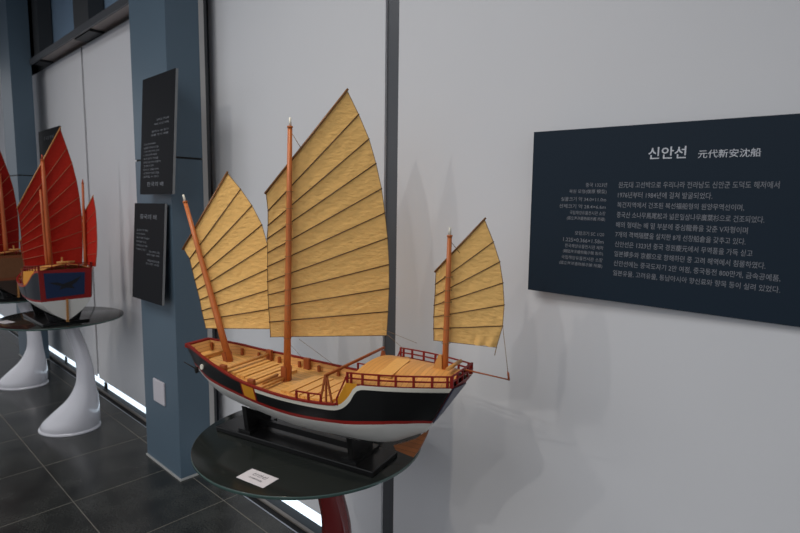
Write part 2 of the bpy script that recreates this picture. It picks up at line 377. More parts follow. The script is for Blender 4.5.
# ------------------------------------------------------------------ display tables
LEG = [(.050, .806, .096), (.051, .758, .096), (.085, .66, .100), (.108, .58, .103), (.128, .47, .112), (.126, .35, .134), (.100, .235, .21), (.045, .13, .325), (.006, .06, .395), (-.006, .022, .408)]
def make_table(cx, cy, leg_m, label, lo=(.20, -.03)):
    e = empty('display_table', (cx, cy, 0), 0, label, 'display table', 'round glass display tables')
    b = MB(); R = .427; h = .82
    b.lathe([(.001, h), (R - .003, h), (R - .0005, h - .001)], 96, 0)
    b.lathe([(R - .0005, h - .001), (R, h - .002), (R, h - .011), (R - .001, h - .012)], 96, 1)
    b.lathe([(R - .001, h - .012), (.001, h - .012)], 96, 0)
    b.build('glass_top', [M['glass'], M['glass_edge']], e)
    # swan-neck pedestal: rings swept along a curve in the plane (.734,.679)
    ex = Vector((.734, .679, 0)); ey = Vector((-.679, .734, 0)); o = Vector((lo[0], lo[1], 0))
    tx = [(i, p[0]) for i, p in enumerate(LEG)]; tz = [(i, p[1]) for i, p in enumerate(LEG)]; tw = [(i, p[2]) for i, p in enumerate(LEG)]
    b = MB(); n = 36; vs = []; K = 46
    for k in range(K):
        t = k / (K - 1) * (len(LEG) - 1)
        x = smooth_interp(tx, t); z = smooth_interp(tz, t); w = smooth_interp(tw, t) / 2
        fl = max(0, min(1, (.3 - z) / .3))
        for j in range(n):
            a = 2 * PI * j / n
            vs.append(o + ex * (x + w * math.cos(a)) + ey * (w * (1 - .18 * fl) * math.sin(a)) + Vector((0, 0, z)))
    b.add(vs, [(i * n + j, i * n + (j + 1) % n, (i + 1) * n + (j + 1) % n, (i + 1) * n + j) for i in range(K - 1) for j in range(n)], 0, True)
    b.build('pedestal', leg_m, e)
    b = MB(); vs = []
    prof = [(1.0, .022), (1.06, .018), (1.08, .008), (1.08, 0), (.2, 0)]
    for f, z in prof:
        for j in range(n):
            a = 2 * PI * j / n
            vs.append(o + ex * (-.008 + .2 * f * math.cos(a)) + ey * (.2 * .82 * f * math.sin(a)) + Vector((0, 0, z)))
    b.add(vs, [(i * n + j, i * n + (j + 1) % n, (i + 1) * n + (j + 1) % n, (i + 1) * n + j) for i in range(len(prof) - 1) for j in range(n)], 0, True)
    b.build('foot_flange', leg_m, e)
    b = MB(); b.lathe([(.001, .8075), (.085, .8075), (.085, .80), (.001, .80)], 32, 0, (lo[0] + .037, lo[1] + .034))
    b.build('mounting_plate', M['steel_dark'], e)
    return e

# ------------------------------------------------------------------ ship models
RIG = {
    'main': dict(foot=(-.057, 0, .222), top=(-.03, 0, 1.149), r=(.0138, .0082), fin=.035, n=(-0.5446, 0.8386, 0.016),
      L=[(-0.1175, -0.0311, 0.9228), (-0.1131, -0.0269, 0.8572), (-0.1144, -0.0267, 0.8046), (-0.1185, -0.0285, 0.756), (-0.1179, -0.0271, 0.705), (-0.1194, -0.0271, 0.655), (-0.1207, -0.0269, 0.5996), (-0.1203, -0.0258, 0.5497), (-0.1194, -0.0242, 0.501), (-0.1178, -0.0222, 0.4482), (-0.1164, -0.0202, 0.3912)],
      R=[(0.128, 0.1215, 1.2852), (0.1622, 0.1453, 1.2035), (0.1927, 0.1667, 1.1188), (0.2136, 0.1819, 1.0327), (0.2302, 0.1944, 0.9429), (0.2403, 0.2026, 0.855), (0.2486, 0.2098, 0.7634), (0.2533, 0.2147, 0.6649), (0.2534, 0.2165, 0.5747), (0.2503, 0.2161, 0.4868), (0.2459, 0.215, 0.3945)]),
    'fore': dict(foot=(-.345, 0, .235), top=(-.5815, 0, .8826), r=(.0146, .008), fin=.035, n=(-0.4916, 0.8514, -0.1829),
      L=[(-0.5786, -0.0193, 0.6978), (-0.5511, -0.0121, 0.6572), (-0.5374, -0.0134, 0.6144), (-0.5227, -0.0139, 0.5726), (-0.5091, -0.0145, 0.5329), (-0.4951, -0.015, 0.4932), (-0.4835, -0.0175, 0.4505), (-0.4715, -0.0181, 0.415), (-0.4603, -0.019, 0.3808)],
      R=[(-0.4627, 0.1141, 1.0073), (-0.4073, 0.132, 0.9416), (-0.3591, 0.1456, 0.8752), (-0.3146, 0.1546, 0.7976), (-0.2855, 0.1535, 0.7141), (-0.2546, 0.1532, 0.6298), (-0.2343, 0.1469, 0.5459), (-0.2204, 0.1374, 0.4643), (-0.2101, 0.1255, 0.3811)]),
    'mizzen': dict(foot=(.583, 0, .35), top=(.589, 0, .789), r=(.0105, .007), fin=.03, n=(-0.1219, 0.9925, 0.0018),
      L=[(0.5418, 0.0085, 0.682), (0.5408, 0.0085, 0.6389), (0.5402, 0.0085, 0.6025), (0.5382, 0.0083, 0.5721), (0.5376, 0.0083, 0.5353), (0.5383, 0.0084, 0.4979), (0.5391, 0.0086, 0.4599)],
      R=[(0.6889, 0.0263, 0.8442), (0.7178, 0.0299, 0.7783), (0.7383, 0.0326, 0.7196), (0.7498, 0.0341, 0.6574), (0.7559, 0.035, 0.5916), (0.7533, 0.0348, 0.5275), (0.7369, 0.0329, 0.4596)]),
}
NARROW = dict(
    b=[(-.565, .05), (-.5, .067), (-.4, .103), (-.3, .13), (-.2, .155), (-.1, .174), (0, .183), (.1, .186), (.2, .182), (.3, .177), (.4, .164), (.5, .138), (.6, .1), (.64, .082)],
    zr=[(-.548, .242), (-.5, .23), (-.4, .215), (-.3, .209), (-.146, .204), (.024, .192), (.158, .19), (.3, .2), (.46, .214), (.55, .212), (.64, .205)],
    kr=[(-.565, .92), (-.3, .9), (.3, .9), (.46, .84), (.55, .66), (.652, .28)],
    zk=[(-.565, .15), (-.45, .118), (-.3, .098), (-.12, .084), (.05, .072), (.235, .078), (.35, .084), (.45, .1), (.55, .128), (.64, .157)], rake=.63)
WIDE = dict(
    b=[(-.565, .06), (-.5, .085), (-.4, .125), (-.3, .155), (-.2, .178), (-.1, .19), (0, .198), (.1, .2), (.3, .198), (.5, .18), (.64, .152)],
    zr=[(-.565, .275), (-.5, .248), (-.4, .228), (-.3, .217), (-.146, .2), (.024, .18), (.3, .17), (.5, .165), (.64, .165)],
    kr=[(-.565, .92), (-.3, .9), (.64, .95)],
    zk=[(-.565, .15), (-.45, .118), (-.3, .098), (-.12, .084), (.05, .072), (.35, .06), (.64, .06)], rake=.15, scale=(.55, 1.1, 1.16), yend=.57,
    zw1=[(-.565, .302), (-.4, .291), (-.2, .264), (-.05, .252), (.157, .248), (.27, .25), (.33, .256), (.4, .272), (.48, .300), (.54, .328), (.6, .345), (.64, .348)],
    zw2=[(-.565, .292), (-.4, .282), (-.2, .254), (-.05, .239), (.156, .235), (.27, .24), (.33, .247), (.4, .264), (.48, .292), (.54, .320), (.6, .338), (.64, .34)])
WIDE['zk'] = [(-.565, .15), (-.45, .118), (-.3, .098), (-.12, .08), (.05, .066), (.35, .04), (.64, .03)]
def lin(a, b, n): return [tuple(a[j] + (b[j] - a[j]) * i / (n - 1) for j in range(3)) for i in range(n)]
RIG2 = {
    'main': dict(foot=(.03, -.01, .26), top=(.03, -.023, 1.182), r=(.02, .012), fin=.04, n=(-1, 0, 0),
      L=[(-.02, -.185, .835)] + lin((-.02, -.178, .775), (-.02, -.165, .405), 8),
      R=[(-.02, .116, 1.432), (-.02, .155, 1.288), (-.02, .184, 1.178), (-.02, .208, 1.05), (-.02, .222, .92), (-.02, .23, .789), (-.02, .229, .656), (-.02, .225, .531), (-.02, .215, .395)]),
    'fore': dict(foot=(-.2, 0, .28), top=(-.26, 0, .8), r=(.016, .01), fin=.03, n=(-1, 0, 0),
      L=[(-.27, -.13, .58)] + lin((-.27, -.13, .54), (-.25, -.12, .38), 4), R=[(-.27, .06, .85), (-.27, .09, .74), (-.26, .11, .62), (-.26, .12, .5), (-.25, .12, .38)]),
    'mizzen': dict(foot=(.13, .192, .3), top=(.13, .205, 1.02), r=(.012, .008), fin=.03, n=(0, 1, 0),
      L=lin((.07, .205, .76), (.08, .2, .4), 6), R=[(.22, .245, .93), (.26, .245, .82), (.28, .24, .71), (.29, .235, .6), (.29, .228, .5), (.26, .22, .4)]),
    'pole': dict(foot=(.15, -.06, .3), top=(.15, -.076, .965), r=(.011, .007)),
}
def shift_rig(rig, k, dv):
    out = {}
    for nm, g in rig.items():
        q = dict(g); f = lambda p: tuple(p[i] * k + dv[i] for i in range(3))
        for key in ('L', 'R'):
            if key in g: q[key] = [f(p) for p in g[key]]
        for key in ('foot', 'top'): q[key] = tuple(c * k for c in g[key])
        out[nm] = q
    return out
RIG3 = shift_rig({k: RIG2[k] for k in ('main', 'fore')}, .95, (0, -.11, 0))
ZT = [(-.565, .31), (-.53, .314), (-.5, .311), (-.4, .298), (-.3, .283), (-.2, .272), (-.1, .262), (0, .256), (.1, .252), (.2, .254), (.29, .262)]
ZW1 = [(-.565, .302), (-.4, .291), (-.2, .264), (-.05, .252), (.157, .248), (.25, .252), (.302, .262), (.325, .281), (.342, .302), (.354, .321), (.366, .332), (.39, .338), (.44, .341), (.64, .348)]
ZW2 = [(-.565, .292), (-.4, .282), (-.2, .254), (-.05, .239), (.156, .235), (.25, .237), (.286, .241), (.314, .252), (.342, .279), (.356, .303), (.37, .318), (.39, .3225), (.44, .325), (.64, .331)]

def make_ship(loc, rz, hullp, pal, label, detail, rig, name='junk_model'):
    root = empty(name, loc, rz, label, 'ship model', 'model junks on glass tables')
    B = lambda s: smooth_interp(hullp['b'], s)
    def zt(s):
        if s < .29: return smooth_interp(ZT, s)
        if s < .33: return .262 + (.338 - .262) * (s - .29) / .04
        return .338 + (s - .33) * .042
    def zt0(s): return smooth_interp(ZT, min(s, .29))
    def rake(s0, dz):
        wb = max(0, min(1, (-.2 - s0) / .365)) ** 1.5; ws = max(0, min(1, (s0 - .3) / .34)) ** 1.5
        return s0 + dz * .66 * wb - dz * hullp['rake'] * ws
    S = sorted(set([round(-.538 + .0137 * i, 4) for i in range(88)] + [-.125, -.117, -.055, -.047, .29, .33, .3, .31, .32, .342, .354, .366, .64, .646]))
    S = [s for s in S if s <= .646]
    rows_n = 5 + 7
    def column(s, side):
        pts = []; top = zt(s); bb = B(s); zr = smooth_interp(hullp['zr'], s); kr = interp(hullp['kr'], s); zk = smooth_interp(hullp['zk'], s)
        zrow = [top, min(top - .004, smooth_interp(hullp.get('zw1', ZW1), s)), min(top - .012, smooth_interp(hullp.get('zw2', ZW2), s)), zr + .006, zr - .006]
        zrow[2] = max(zrow[2], zrow[3] + .004)
        ztop0 = top
        for z in zrow:
            f = (ztop0 - z) / max(1e-5, ztop0 - zr)
            w = bb * (1 - (1 - kr) * (f ** 1.3 if f > 0 else 0))
            pts.append((rake(s, top - z), side * w, z))
        br = pts[-1][1] * side; z0 = zrow[-1]
        for i in range(1, 8):
            t = i / 7
            # quadratic bilge: straight-ish V towards the keel
            w = (1 - t) ** 2 * br + 2 * t * (1 - t) * br * .72 + t * t * .005
            z = (1 - t) ** 2 * z0 + 2 * t * (1 - t) * (zk + (z0 - zk) * .38) + t * t * zk
            pts.append((rake(s, top - z), side * w, z))
        return pts
    def hull_w(s0, z):
        C = column(s0, 1)
        for p, q in zip(C, C[1:]):
            if q[2] <= z <= p[2]: return p[1] + (q[1] - p[1]) * (p[2] - z) / max(1e-6, p[2] - q[2])
        return C[0][1] if z > C[0][2] else C[-1][1]
    def inside(s0, z, sd, f=1.0, gap=.006): return (rake(s0, zt(s0) - z), sd * f * (hull_w(s0, z) - gap), z)
    # --- hull shell: 0 rail red, 1 white, 2 black, 3 red stripe, 4 bottom, 5 yellow
    hb = MB()
    cols = {sd: [column(s, sd) for s in S] for sd in (-1, 1)}
    for sd in (-1, 1):
        C = cols[sd]
        for i in range(len(S) - 1):
            sm = (S[i] + S[i + 1]) / 2
            for r in range(rows_n - 1):
                yel = -.117 < sm < -.055
                redb = -.125 < sm < -.117 or -.055 < sm < -.047
                if r == 0: mi = 5 if sm > .3 and sm < hullp.get('yend', .37) else 0
                elif r == 1: mi = 5 if yel else (0 if redb else (1 if sm > -.05 else 2))
                elif r == 2: mi = 5 if yel else (0 if redb else 2)
                elif r == 3: mi = 3
                else: mi = 4
                q = [C[i][r], C[i + 1][r], C[i + 1][r + 1], C[i][r + 1]]
                hb.add(q, [(0, 1, 2, 3)], mi, r >= 1)
    for e, cap in ((0, 0), (-1, 0)):
        P, Q = cols[-1][e], cols[1][e]
        for r in range(rows_n - 1):
            hb.add([P[r], Q[r], Q[r + 1], P[r + 1]], [(0, 1, 2, 3)], (0 if r < 4 else 4))
    keel = [(p[0], 0, p[2]) for p in cols[-1][0][-1:]]
    for i in range(len(S) - 1):
        hb.add([cols[-1][i][-1], cols[-1][i + 1][-1], cols[1][i + 1][-1], cols[1][i][-1]], [(0, 1, 2, 3)], 4)
    hull = hb.build('hull', [pal['rail'], pal['white'], pal['side'], pal['stripe'], pal['bottom'], pal['yellow']], root)
    # --- inner bulwark lining, rail cap and stanchions
    zd = lambda s: zt0(s) - (.034 + .012 * max(0, min(1, (-.3 - s) / .2)))
    lo = MB()
    Si = [s for s in S if s <= .335 and s >= -.53]
    for sd in (-1, 1):
        inn = lambda s, z: inside(s, z, sd)
        up = lambda s: min(zt(s), zt0(s) + .02) - .001
        for a, c in zip(Si, Si[1:]):
            za, zc = up(a), up(c); ma, mc = (za + zd(a)) / 2, (zc + zd(c)) / 2
            lo.add([inn(a, za), inn(c, zc), inn(c, mc), inn(a, ma), inn(c, zd(c) - .002), inn(a, zd(a) - .002)], [(0, 1, 2, 3), (3, 2, 4, 5)])
    a = Si[0]; lo.add([inside(a, zt(a) - .001, -1), inside(a, zt(a) - .001, 1), inside(a, zd(a), 1), inside(a, zd(a), -1)], [(0, 1, 2, 3)])
    lo.build('bulwark_lining', pal['lining'], root)
    dk = MB(); nw = 6
    vs = [Vector(inside(s, zd(s), 1, j / nw * 2 - 1, .005)) + Vector((0, 0, .004 * (1 - (j / nw * 2 - 1) ** 2))) for s in Si for j in range(nw + 1)]
    dk.add(vs, [(i * (nw + 1) + j, i * (nw + 1) + j + 1, (i + 1) * (nw + 1) + j + 1, (i + 1) * (nw + 1) + j) for i in range(len(Si) - 1) for j in range(nw)])
    dk.build('deck', pal['deck'], root)
    for sd in (-1, 1):
        rb = MB()
        Sr = [s for s in S if s <= .295]
        for a, c in zip(Sr, Sr[1:]):
            o1, o2 = B(a) + .0025, B(c) + .0025; i1, i2 = B(a) - .008, B(c) - .008
            p = [(a, sd * o1, zt(a) + .003), (c, sd * o2, zt(c) + .003), (c, sd * i2, zt(c) + .003), (a, sd * i1, zt(a) + .003),
                 (a, sd * o1, zt(a) - .003), (c, sd * o2, zt(c) - .003), (c, sd * i2, zt(c) - .003), (a, sd * i1, zt(a) - .003)]
            rb.add(p, [(0, 1, 2, 3), (7, 6, 5, 4), (0, 4, 5, 1), (3, 2, 6, 7)])
        rb.build('gunwale', pal['rail'], root)
    wb = B(-.538) + .002
    b = MB(); b.box((-.541, -wb, .3), (-.522, wb, .3165)); b.build('bow_beam', pal['rail'], root)
    ss = [-.505, -.45, -.375, -.3, -.21, -.12, -.03, .06, .15, .24]
    for sd in (-1, 1):
        for s in ss:
            b = MB(); w = sd * (min(hull_w(s - .012, zd(s)), B(s)) - .0085); s_in = s
            b.box((s - .005, min(w, w - sd * .008), zd(s)), (s + .005, max(w, w - sd * .008), zt(s) - .009)); b.build('bulwark_stanchion', pal['brown'], root)
    # --- hatch boards on the deck
    for s0, s1, hw in ((-.27, -.085, .095), (0.0, .215, .10)):
        b = MB(); n = int((s1 - s0) / .021)
        for i in range(n):
            x0 = s0 + (s1 - s0) * i / n
            b.box((x0 + .0012, -hw, zd(x0) + .001), (x0 + (s1 - s0) / n - .0012, hw, zd(x0) + .011 + .002 * (i % 2)))
        b.build('hatch_cover', pal['plank'], root)
    b = MB(); b.box((-.515, -.03, zd(-.5) + .001), (-.43, .03, zd(-.45) + .01)); b.build('fore_hatch', pal['plank'], root)
    # cross beams with bitts
    for s, up in ((-.255, .0), (-.085, -.004)):
        hw = min(B(s), hull_w(s, zd(s))) - .014
        b = MB(); z = zt(s) - .006 + up
        if s < -.2: b.tube([(s, -hw, z), (s, hw, z)], .0065, 8)
        else:
            b.tube([(s, -hw, z), (s, -.02, z)], .0065, 8); b.tube([(s + .026, -hw, z - .01), (s + .026, -.02, z - .01)], .006, 8)
        b.build('cross_beam', pal['spar'], root)
        for sd in (-1, 1):
            b = MB(); b.box((s - .014, sd * hw - .007, zd(s)), (s + .014, sd * hw + .007, zt(s) + .012)); b.build('bitt', pal['brown'], root, bevel=.002)
    b = MB(); b.box((-.44, -.066, zd(-.42) + .012), (-.428, .066, zd(-.42) + .022)); b.build('cross_beam', pal['spar'], root)
    # --- poop roof and bulkhead
    pr = MB(); Sp = [.325 + (.638 - .325) * i / 16 for i in range(17)]; nw = 14
    def zp(s, f): return .335 + (s - .325) * .025 + .036 * (1 - f * f)
    def sx(s, f): return s
    vs = [(sx(s, j / nw * 2 - 1), (B(s) - .006) * (j / nw * 2 - 1), zp(s, j / nw * 2 - 1)) for s in Sp for j in range(nw + 1)]
    pr.add(vs, [(i * (nw + 1) + j, i * (nw + 1) + j + 1, (i + 1) * (nw + 1) + j + 1, (i + 1) * (nw + 1) + j) for i in range(16) for j in range(nw)], 0, True)
    pr.build('poop_deck', pal['poop'], root)
    b = MB()
    for s, e in ((.327, 0), (.631, 1)):
        top = [(s, (B(s) - .007) * (j / nw * 2 - 1), zp(s, j / nw * 2 - 1) - .001) for j in range(nw + 1)]
        if e: continue
        zb = .215 if not e else .33
        nz = 6
        rt = [(s, inside(s, .33 + (zb - .33) * k / nz, 1)[1], .33 + (zb - .33) * k / nz) for k in range(nz + 1)]
        b.prism(top + rt[::-1][::-1] + [(p[0], -p[1], p[2]) for p in reversed(rt)], (.004, 0, 0))
    b.build('poop_bulkhead', pal['lining'], root)
    b = MB(); b.prism([(.405, -.115, zp(.4, .7) + .001), (.40, .02, zp(.4, .12) + .002), (.40, .02, zp(.4, .12) + .007), (.405, -.115, zp(.4, .7) + .008)], (.05, 0, .001)); b.build('roof_hatch', pal['plank'], root, bevel=.001)
    # --- railings
    def railing(pts, h, posts, nm='railing', mid=True):
        b = MB()
        for p, q in zip(pts, pts[1:]):
            p = Vector(p); q = Vector(q)
            for k in ((1.0, .5) if mid else (1.0,)):
                b.bar(p + Vector((0, 0, h * k)), q + Vector((0, 0, h * k)), .005, .004)
        if not detail:
            for p in posts: b.bar(p, Vector(p) + Vector((0, 0, h)), .0055)
            return b.build(nm, pal['railing'], root)
        o = b.build(nm, pal['railing'], root)
        for p in posts:
            c = MB(); c.bar(p, Vector(p) + Vector((0, 0, h + .002)), .006); c.build('railing_post', pal['railing'], o)
        return o
    Z0 = lambda s: zt(s) - .002
    for sd in (-1, 1):
        pt = lambda s: (s, sd * (B(s) - .004), Z0(s))
        railing([pt(.332 + (.639 - .332) * i / 12) for i in range(13)], .033, [pt(.332), pt(.345)] + [pt(.332 + .307 * i / 6) for i in range(1, 7)] + [pt(.629)])
        railing([(.296, sd * (B(.3) - .003), .262 - .004), (.332, sd * (B(.332) - .003), .337)], .026, [(.297, sd * (B(.3) - .003), .26)], 'stair_rail', False)
        pt = lambda s: (s, sd * (B(s) - .004), zt(s))
        railing([pt(.14), pt(.187), pt(.235)], .027, [pt(.14), pt(.187), pt(.235)], 'low_rail', False)
    st = [(.643, w * B(.643), .35) for w in (-.95, -.5, 0, .5, .95)]
    railing([st[0], st[-1]], .034, st, 'stern_rail')
    b = MB(); b.tube([(.612, -.045, .392), (.612, .058, .392)], .0065, 10); b.build('stern_roller', pal['spar'], root)
    # winch posts at the mizzen
    b = MB(); b.prism([(.545, -.012, zp(.545, 0) - .002), (.578, -.012, zp(.57, 0) - .002), (.576, -.012, zp(.57, 0) + .045), (.566, -.012, zp(.57, 0) + .045)], (0, .008, 0)); b.build('mast_bracket', pal['spar'], root)
    # --- boom crutch
    ap = {}
    for sd in (-1, 1):
        b = MB(); w = sd * (B(.255) - .004); zt_ = .346; ap[sd] = (.255, w, zt_)
        for ds in (-.024, 0, .024): b.bar((.255 + ds, w, zt(.255 + ds) - .002), (.255 + ds * .15, w, zt_), .0055)
        b.build('crutch_trestle', pal['brown'], root)
    b = MB(); b.bar((.255, ap[-1][1] - .006, .349), (.255, ap[1][1] + .006, .357), .007, .008); b.build('crutch_beam', pal['brown'], root)
    # --- transom panel
    tb = MB()
    C1, C2 = cols[-1][-1], cols[1][-1]
    tp = [C1[0], C2[0], C2[4], C1[4]]
    cen = sum((Vector(p) for p in tp), Vector()) / 4
    off = Vector((.002, 0, 0)); ins = [cen + (Vector(p) - cen) * f + off for p, f in zip(tp, pal['inset'])]
    tb.prism(ins, (.004, 0, -.001)); panelo = tb.build('stern_panel', pal['transom'], root)
    if pal.get('bird'):
        e_ = MB(); dn = (Vector(tp[1]) - Vector(tp[0])).normalized(); up = (Vector(tp[0]) - Vector(tp[3])).normalized(); up = (up - dn * up.dot(dn)).normalized()
        o = cen + off + Vector((.0055, 0, 0))
        shape = [(-.10, .02), (-.05, .018), (-.02, .005), (0, .012), (.03, .02), (.09, .05), (.06, .012), (.03, -.008), (.05, -.03), (0, -.02), (-.04, -.03), (-.03, -.008), (-.07, .006)]
        e_.prism([o + dn * x + up * z for x, z in shape], (.001, 0, 0)); e_.build('bird_emblem', pal['bird'], panelo)
    # rudder and stern post
    kz = hullp['zk'][-1][1]; ks = rake(.64, zt(.64) - kz)
    b = MB()
    if hullp is NARROW:
        poly = [(.405, .086), (.45, .108), (.49, .13), (.517, .156), (.530, .165), (.527, .152), (.511, .115), (.496, .086), (.480, .063), (.415, .072)]
    else:
        poly = [(ks - .02, kz + .12), (ks + .046, kz + .135), (ks + .026, kz - .01), (ks - .02, kz - .012)]
    b.prism([(s, -.006, z) for s, z in poly], (0, .012, 0)); b.build('rudder', pal['rudder'], root)
    # --- stern pole with sheet
    b = MB(); b.tube([(.65, .0, .385), (.789, 0, .377)], [.0028, .002], 6); po = b.build('stern_pole', pal['brown'], root)
    b = MB(); b.tube([(.789, 0, .375), (.786, 0, .395), (.784, 0, .402)], [.003, .0034, .001], 6); b.build('pole_block', pal['brown'], po)
    # --- anchor and eye at the bow
    b = MB()
    b.tube([(-.50, -.098, .256), (-.445, -.082, .230)], [.0015, .003], 6)
    b.lathe([(.001, .212), (.006, .215), (.0085, .226), (.006, .237), (.001, .24)], 10, 0, (-.452, -.078))
    b.tube([(-.449, -.086, .246), (-.452, -.078, .216), (-.449, -.066, .216)], [.002, .0035, .002], 6)
    b.build('anchor', pal['anchor'], root)
    for sd in (-1, 1):
        b = MB(); s0 = -.388; w = sd * (B(s0) * .97); cz = .2555
        n = 14; ring = [(s0 + .0085 * math.cos(2 * PI * j / n), w + sd * .0, cz + .0105 * math.sin(2 * PI * j / n)) for j in range(n)]
        b.prism(ring, (0, sd * .006, 0)); ey = b.build('bow_eye', pal['white'], root)
    # --- the short models: same build, shorter and taller hull
    if 'scale' in hullp:
        for o in [c for c in COL.objects if c.type == 'MESH' and (c.parent == root or (c.parent and c.parent.parent == root))]:
            for v in o.data.vertices: v.co = Vector(v.co[i] * hullp['scale'][i] for i in range(3))
    # --- masts and sails
    for nm, g in rig.items():
        f, t = Vector(g['foot']), Vector(g['top']); d = (t - f).normalized()
        b = MB(); b.tube([f + (t - f) * k for k in (0, .3, .7, 1)], [g['r'][0] + (g['r'][1] - g['r'][0]) * k for k in (0, .3, .7, 1)], 14)
        ms = b.build(nm + '_mast', pal['mast'], root)
        if nm == 'pole': continue
        b = MB(); b.tube([t, t + d * .006], g['r'][1] * 1.25, 10, 0); b.tube([t + d * .006, t + d * g['fin']], [.0052, .0038], 8, 1); b.build('mast_finial', [pal['mast'], pal['white']], ms)
        if nm != 'mizzen':
            b = MB(); z0 = f.z
            for sd in (-1, 1): b.bar(f + Vector((-.004, sd * .014, -.01)), f + d * .062 + Vector((-.004, sd * .014, 0)), .024 if nm == 'main' else .02, .006, up=(0, 1, 0))
            b.build('mast_partner', pal['brown'], root)
        nrm = Vector(g['n']); Lp = [Vector(p) for p in g['L']]; Rp = [Vector(p) for p in g['R']]; k = len(Lp)
        sub, nu = 5, 30; sb = MB(); vs = []; nv = (k - 1) * sub
        wd = (Rp[k // 2] - Lp[k // 2]).length
        def sp(i_f, u):
            i = min(int(i_f), k - 2); fr = i_f - i
            p = Lp[i].lerp(Lp[i + 1], fr).lerp(Rp[i].lerp(Rp[i + 1], fr), u)
            belly = .045 * wd * math.sin(PI * u) * (.4 + .6 * math.sin(PI * min(1, i_f / (k - 1) + .1)))
            scal = .0028 * math.sin(PI * fr) * math.sin(PI * min(1, u * 1.02))
            wr = .0011 * math.sin(u * 37 + i * 2.1 + fr * 5) * math.sin(PI * fr)
            return p + nrm * (scal + wr) , belly
        for a in range(nv + 1):
            for c in range(nu + 1):
                i_f = a / sub
                if a == nv: i_f = k - 1 - 1e-6
                p, _ = sp(i_f, c / nu)
                if nm == 'mizzen' and a > nv - sub and c > nu * .6:
                    p = p + nrm * (.006 * math.sin(c * 1.1) * (a - nv + sub) / sub)
                vs.append(p)
        sb.add(vs, [(a * (nu + 1) + c, a * (nu + 1) + c + 1, (a + 1) * (nu + 1) + c + 1, (a + 1) * (nu + 1) + c) for a in range(nv) for c in range(nu)], 0, True)
        so = sb.build(nm + '_sail', pal['sail'], root)
        for i in range(k):
            dr = (Rp[i] - Lp[i]).normalized()
            b = MB(); r = .0045 if i == 0 else (.0022 if i < k - 1 else .0012)
            if nm == 'mizzen': r *= .72
            ex = .006 if i == 0 else .002
            b.tube([Lp[i] - dr * ex - nrm * r * .7, Rp[i] + dr * ex - nrm * r * .7], r, 6)
            b.build('yard' if i == 0 else ('batten' if i < k - 1 else 'foot_rope'), pal['yard'] if i == 0 else pal['batten'], so)
        # leech rope and parrel lines
        b = MB(); b.tube([p - nrm * .001 for p in Rp], .0011, 5, cap=False); b.tube([p - nrm * .001 for p in Lp], .0011, 5, cap=False); b.build('bolt_rope', pal['rope'], so)
        if detail and nm != 'fore':
            b = MB()
            for q in range(1, k):
                z = Lp[q].lerp(Rp[q], .2)
                c = f + d * ((z.z - f.z) / d.z)
                b.tube([c + Vector((.014 * math.cos(a), .014 * math.sin(a), 0)) for a in [2 * PI * j / 12 for j in range(13)]], .0008, 4, cap=False)
            b.build('parrel_line', pal['rope'], so)
    # --- running rigging
    if not detail: return root
    for a, c, r in (((-.03, 0, 1.14), (.02, .0, 1.075), .0011), ((.02, -.02, .40), (.06, .15, .262), .0007), ((-.08, 0, .40), (-.12, .16, .27), .0006), ((.2456, .215, .40), (.35, .16, .37), .0007),
                    ((.7533, .0348, .5275), (.785, 0, .40), .0009), ((.24, .2, .42), (.405, .155, .40), .0007), ((.589, 0, .78), (.615, .02, .74), .0009), ((.7369, .0329, .46), (.733, .03, .435), .0014)):
        b = MB(); b.tube([a, c], r, 5); b.build('rigging_line', pal['rope'], root)
    return root

def make_stand(loc, rz, label, s0, s1, front, rear, w=.085, hullp=NARROW, cw=.075):
    e = empty('model_stand', loc, rz, label, 'display stand', 'black stands under the model junks')
    b = MB(); b.box((s0, -w, 0), (s1, w, .02)); b.build('base_board', M['stand'], e, bevel=.003)
    for s, hw, rs in ((front, .085, .12), (rear, .085, .12)):
        # cradle cut to the hull's V
        k_ = hullp.get('scale', (1, 1, 1)); s_ = s; s = s / k_[0]
        zk = smooth_interp(hullp['zk'], s); b_ = smooth_interp(hullp['b'], s) * .9; zr = smooth_interp(hullp['zr'], s) - .005
        def hz(y):
            best = zk
            for i in range(41):
                t = i / 40
                ww = (1 - t) ** 2 * b_ + 2 * t * (1 - t) * b_ * .72 + t * t * .005
                z = (1 - t) ** 2 * zr + 2 * t * (1 - t) * (zk + (zr - zk) * .38) + t * t * zk
                if ww <= y: return z
            return zk
        s = s_; hz0 = hz; hz = lambda y: hz0(y / k_[1]) * k_[2]
        ys = [i / 12 * cw for i in range(13)]
        top = [(y, min(hz(y), .128) - (.0035 if hullp is NARROW else .016)) for y in ys]
        poly = [(s, -y, z) for y, z in reversed(top)] + [(s, y, z) for y, z in top[1:]] + [(s, cw * .8, .02), (s, -cw * .8, .02)]
        b = MB(); b.prism([Vector(p) + Vector((-.011, 0, 0)) for p in poly], (.022, 0, 0)); b.build('cradle', M['stand'], e, bevel=.0015)
        b = MB(); b.box((s - .03, -.075, .0202), (s + .03, .075, .032)); b.build('cradle_foot', M['stand'], e)
    if hullp is NARROW:
        b = MB(); b.box((front + .011, -.008, .0325), (rear - .011, .008, .055)); b.build('tie_bar', M['stand'], e)
    return e

